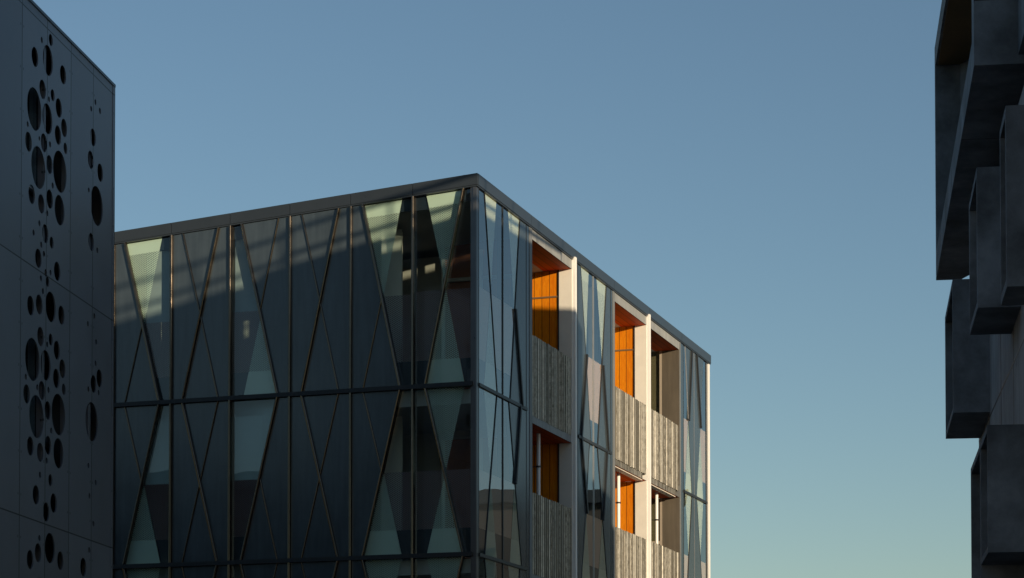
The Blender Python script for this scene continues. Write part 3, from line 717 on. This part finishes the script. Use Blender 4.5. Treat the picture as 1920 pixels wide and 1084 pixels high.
# joints in the facade: shallow grooves read as dark strips
m = MB()
for h in (4.3, 7.97, ): hexa(m, 30.0, 41.4, WF-.006, WF+.001, h, h, h+.022, h+.022)
for v in (31.6, 34.05, 36.35, 38.9): hexa(m, v, v+.03, WF-.005, WF+.001, .2, .2, 11.4, 11.4)
m.build('panel_joint', M['dark'], Q)
def pod(v0, v1, b0, b1, t0, t1, th=.11, w0=WG, w1=WF, depth=.5, name='window_hood', mat='concrete', mull=False):
    """hollow precast hood open towards the street"""
    m = MB(); e = .002
    hexa(m, v0, v1, w0, w1, b0, b1, b0+th, b1+th)
    hexa(m, v0, v1, w0, w1, t0-th, t1-th, t0, t1)
    hexa(m, v0, v0+th, w0, w1, b0+th+e*0, b0+th, t0-th, t0-th)
    hexa(m, v1-th, v1, w0, w1, b1+th, b1+th, t1-th, t1-th)
    o = m.build(name, M[mat], Q)
    m = MB(); hexa(m, v0+th, v1-th, w0+depth, w0+depth+.02, b0+th, b1+th, t0-th, t1-th); pn = m.build('pane', M['pane'], o)
    m = MB()
    hexa(m, v0+th, v0+th+.06, w0+depth-.05, w0+depth-.001, b0+th, b0+th, t0-th, t0-th); hexa(m, v1-th-.06, v1-th, w0+depth-.05, w0+depth-.001, b1+th, b1+th, t1-th, t1-th)
    if mull: vm = (v0+v1)/2; hexa(m, vm-.04, vm+.04, w0+depth-.05, w0+depth-.001, b1+th, b1+th, t1-th, t1-th)
    m.build('frame', M['dark'], o)
    return o
pod(38.70, 41.05, 8.05, 7.98, 10.28, 10.13)
pod(32.73, 34.45, 8.53, 8.49, 10.52, 10.42)
pod(27.71, 28.65, 7.71, 7.68, 9.88, 9.84)
pod(31.05, 32.42, 4.90, 4.87, 6.60, 6.56, .09)
pod(32.44, 34.45, 2.60, 2.60, 6.555, 6.50, .09)
pod(19.0, 23.4, 1.9, 1.9, 4.4, 4.4)
pod(14.0, 17.0, 7.0, 7.0, 9.6, 9.6)
# big cantilevered upper frame
m = MB(); v0, v1 = 33.11, 44.0; b0, b1 = 12.09, 11.46; W1 = 3.35
slab = [VW(v0, WG), VW(v0, W1), VW(42.7, W1), VW(v1, 2.7), VW(v1, WG)]; b2 = b1+.072
m.extrude(slab, [b0, b0, b2, b1, b1], [b0+.5, b0+.5, b2+.5, b1+.5, b1+.5])
m.extrude(slab, 15.50, 15.90)
hexa(m, v0, v0+.45, WG, W1, b0+.5, b0+.5-.45*.057, 15.50, 15.50)
m.extrude([VW(v1-.22, WG), VW(v1-.22, 2.7), VW(42.7-.22, W1), VW(42.7, W1), VW(v1, 2.7), VW(v1, WG)], b1+.5, 15.50)
uf = m.build('cantilevered_frame', M['concrete'], Q)
m = MB(); m.extrude([VW(v0+.47, WG+.05), VW(v0+.47, W1-.01), VW(42.4, W1-.01), VW(43.7, 2.7), VW(43.7, WG+.05)], 15.48, 15.497); m.build('soffit_lining', M['soffc'], uf)
m = MB()
P = [VW(v0, W1+.001), VW(v0, 14.8), VW(40.37, 8.0), VW(42.7, W1+.001)]
m.extrude(P, [b0+.01, b0+.01, b0-.4, b1+.01], 15.74)
m.build('upper_volume', M['concrete'], Q)
for v in (36.2, 39.0, 41.6):
    m = MB(); bb = b0-(v-v0)*.057; hexa(m, v, v+.02, WG+.01, W1, bb-.006, bb-.006, bb+.01, bb+.01); m.build('soffit_joint', M['dark'], Q)
m = MB(); hexa(m, v0-.001+0, v0+.0, WG, 9, 13.0, 13.0, 13.03, 13.03) if False else None
m = MB(); m.face([GW(v0-.004, WG, 13.02), GW(v0-.004, 11, 13.10), GW(v0-.004, 11, 13.13), GW(v0-.004, WG, 13.05)][::-1]); m.build('day_joint', M['dark'], Q)

# roof railing: two pipes on posts along the street edge (their shadows fall across the office block)
def railing(vs, wline, base, label, rad=.055):
    x, y = VW(vs[0], wline); o = thing('roof_railing', (x, y, base), label, 'railing')
    for dh in (.30, .82):
        s = MB(); s.tube(GW(vs[0], wline, base+dh), GW(vs[1], wline, base+dh), rad); s.build('pipe', M['rail'], o)
    n = int((vs[1]-vs[0])/1.9); 
    for i in range(n+1):
        v = vs[0]+(vs[1]-vs[0])*i/n
        s = MB(); s.tube(GW(v, wline, base), GW(v, wline, base+.80), .028, 8); s.build('post', M['rail'], o)
railing((25.0, 32.8), 3.1, 15.90, 'galvanised pipe railing on the lower stretch of the concrete building roof')
railing((33.2, 44.1), 2.6, 15.90, 'galvanised pipe railing on top of the cantilevered concrete frame')

# ------------------------------------------------------------ buildings across the way, seen only as reflections in the glass
def block(center, ang, L, D, H, label, name='low_building', mat='render', eave=.6, nwin=6):
    ca, sa = math.cos(ang), math.sin(ang); F = Face(center, (ca, sa), (sa, -ca))
    o = thing(name, (*center, 0), label, 'building')
    m = MB(); m.box(F, -L/2, L/2, 0, H-.6, -D, 0); m.build('wall', M[mat], o)
    m = MB(); m.box(F, -L/2-eave, L/2+eave, H-.599, H, -D-eave, eave); m.build('roof', M['parapet'], o)
    for r in range(int(H//3.6)):
        for i in range(nwin):
            u = -L/2+(i+.5)*L/nwin; h = 1.2+3.5*r
            m = MB(); m.box(F, u-.9, u+.9, h, h+1.5, .001, .05); w = m.build('window', M['dark'], o)
            m = MB(); m.box(F, u-.8, u+.8, h+.1, h+1.4, .051, .06); m.build('pane', M['pane'], w)
    return o
block((36, 92), R_(-36), 22, 12, 15.8, 'dull flat roofed block across the street mirrored in the sunlit glass', mat='render')
block((-46, 6), R_(-42)+math.pi, 46, 14, 17.0, 'low dark building down the street mirrored in the lower windows', nwin=9)
block((-34, 2.9), R_(141), 12, 12, 29, 'tall dark tower mirrored in the glass nearest the corner', name='tower_block', nwin=4)
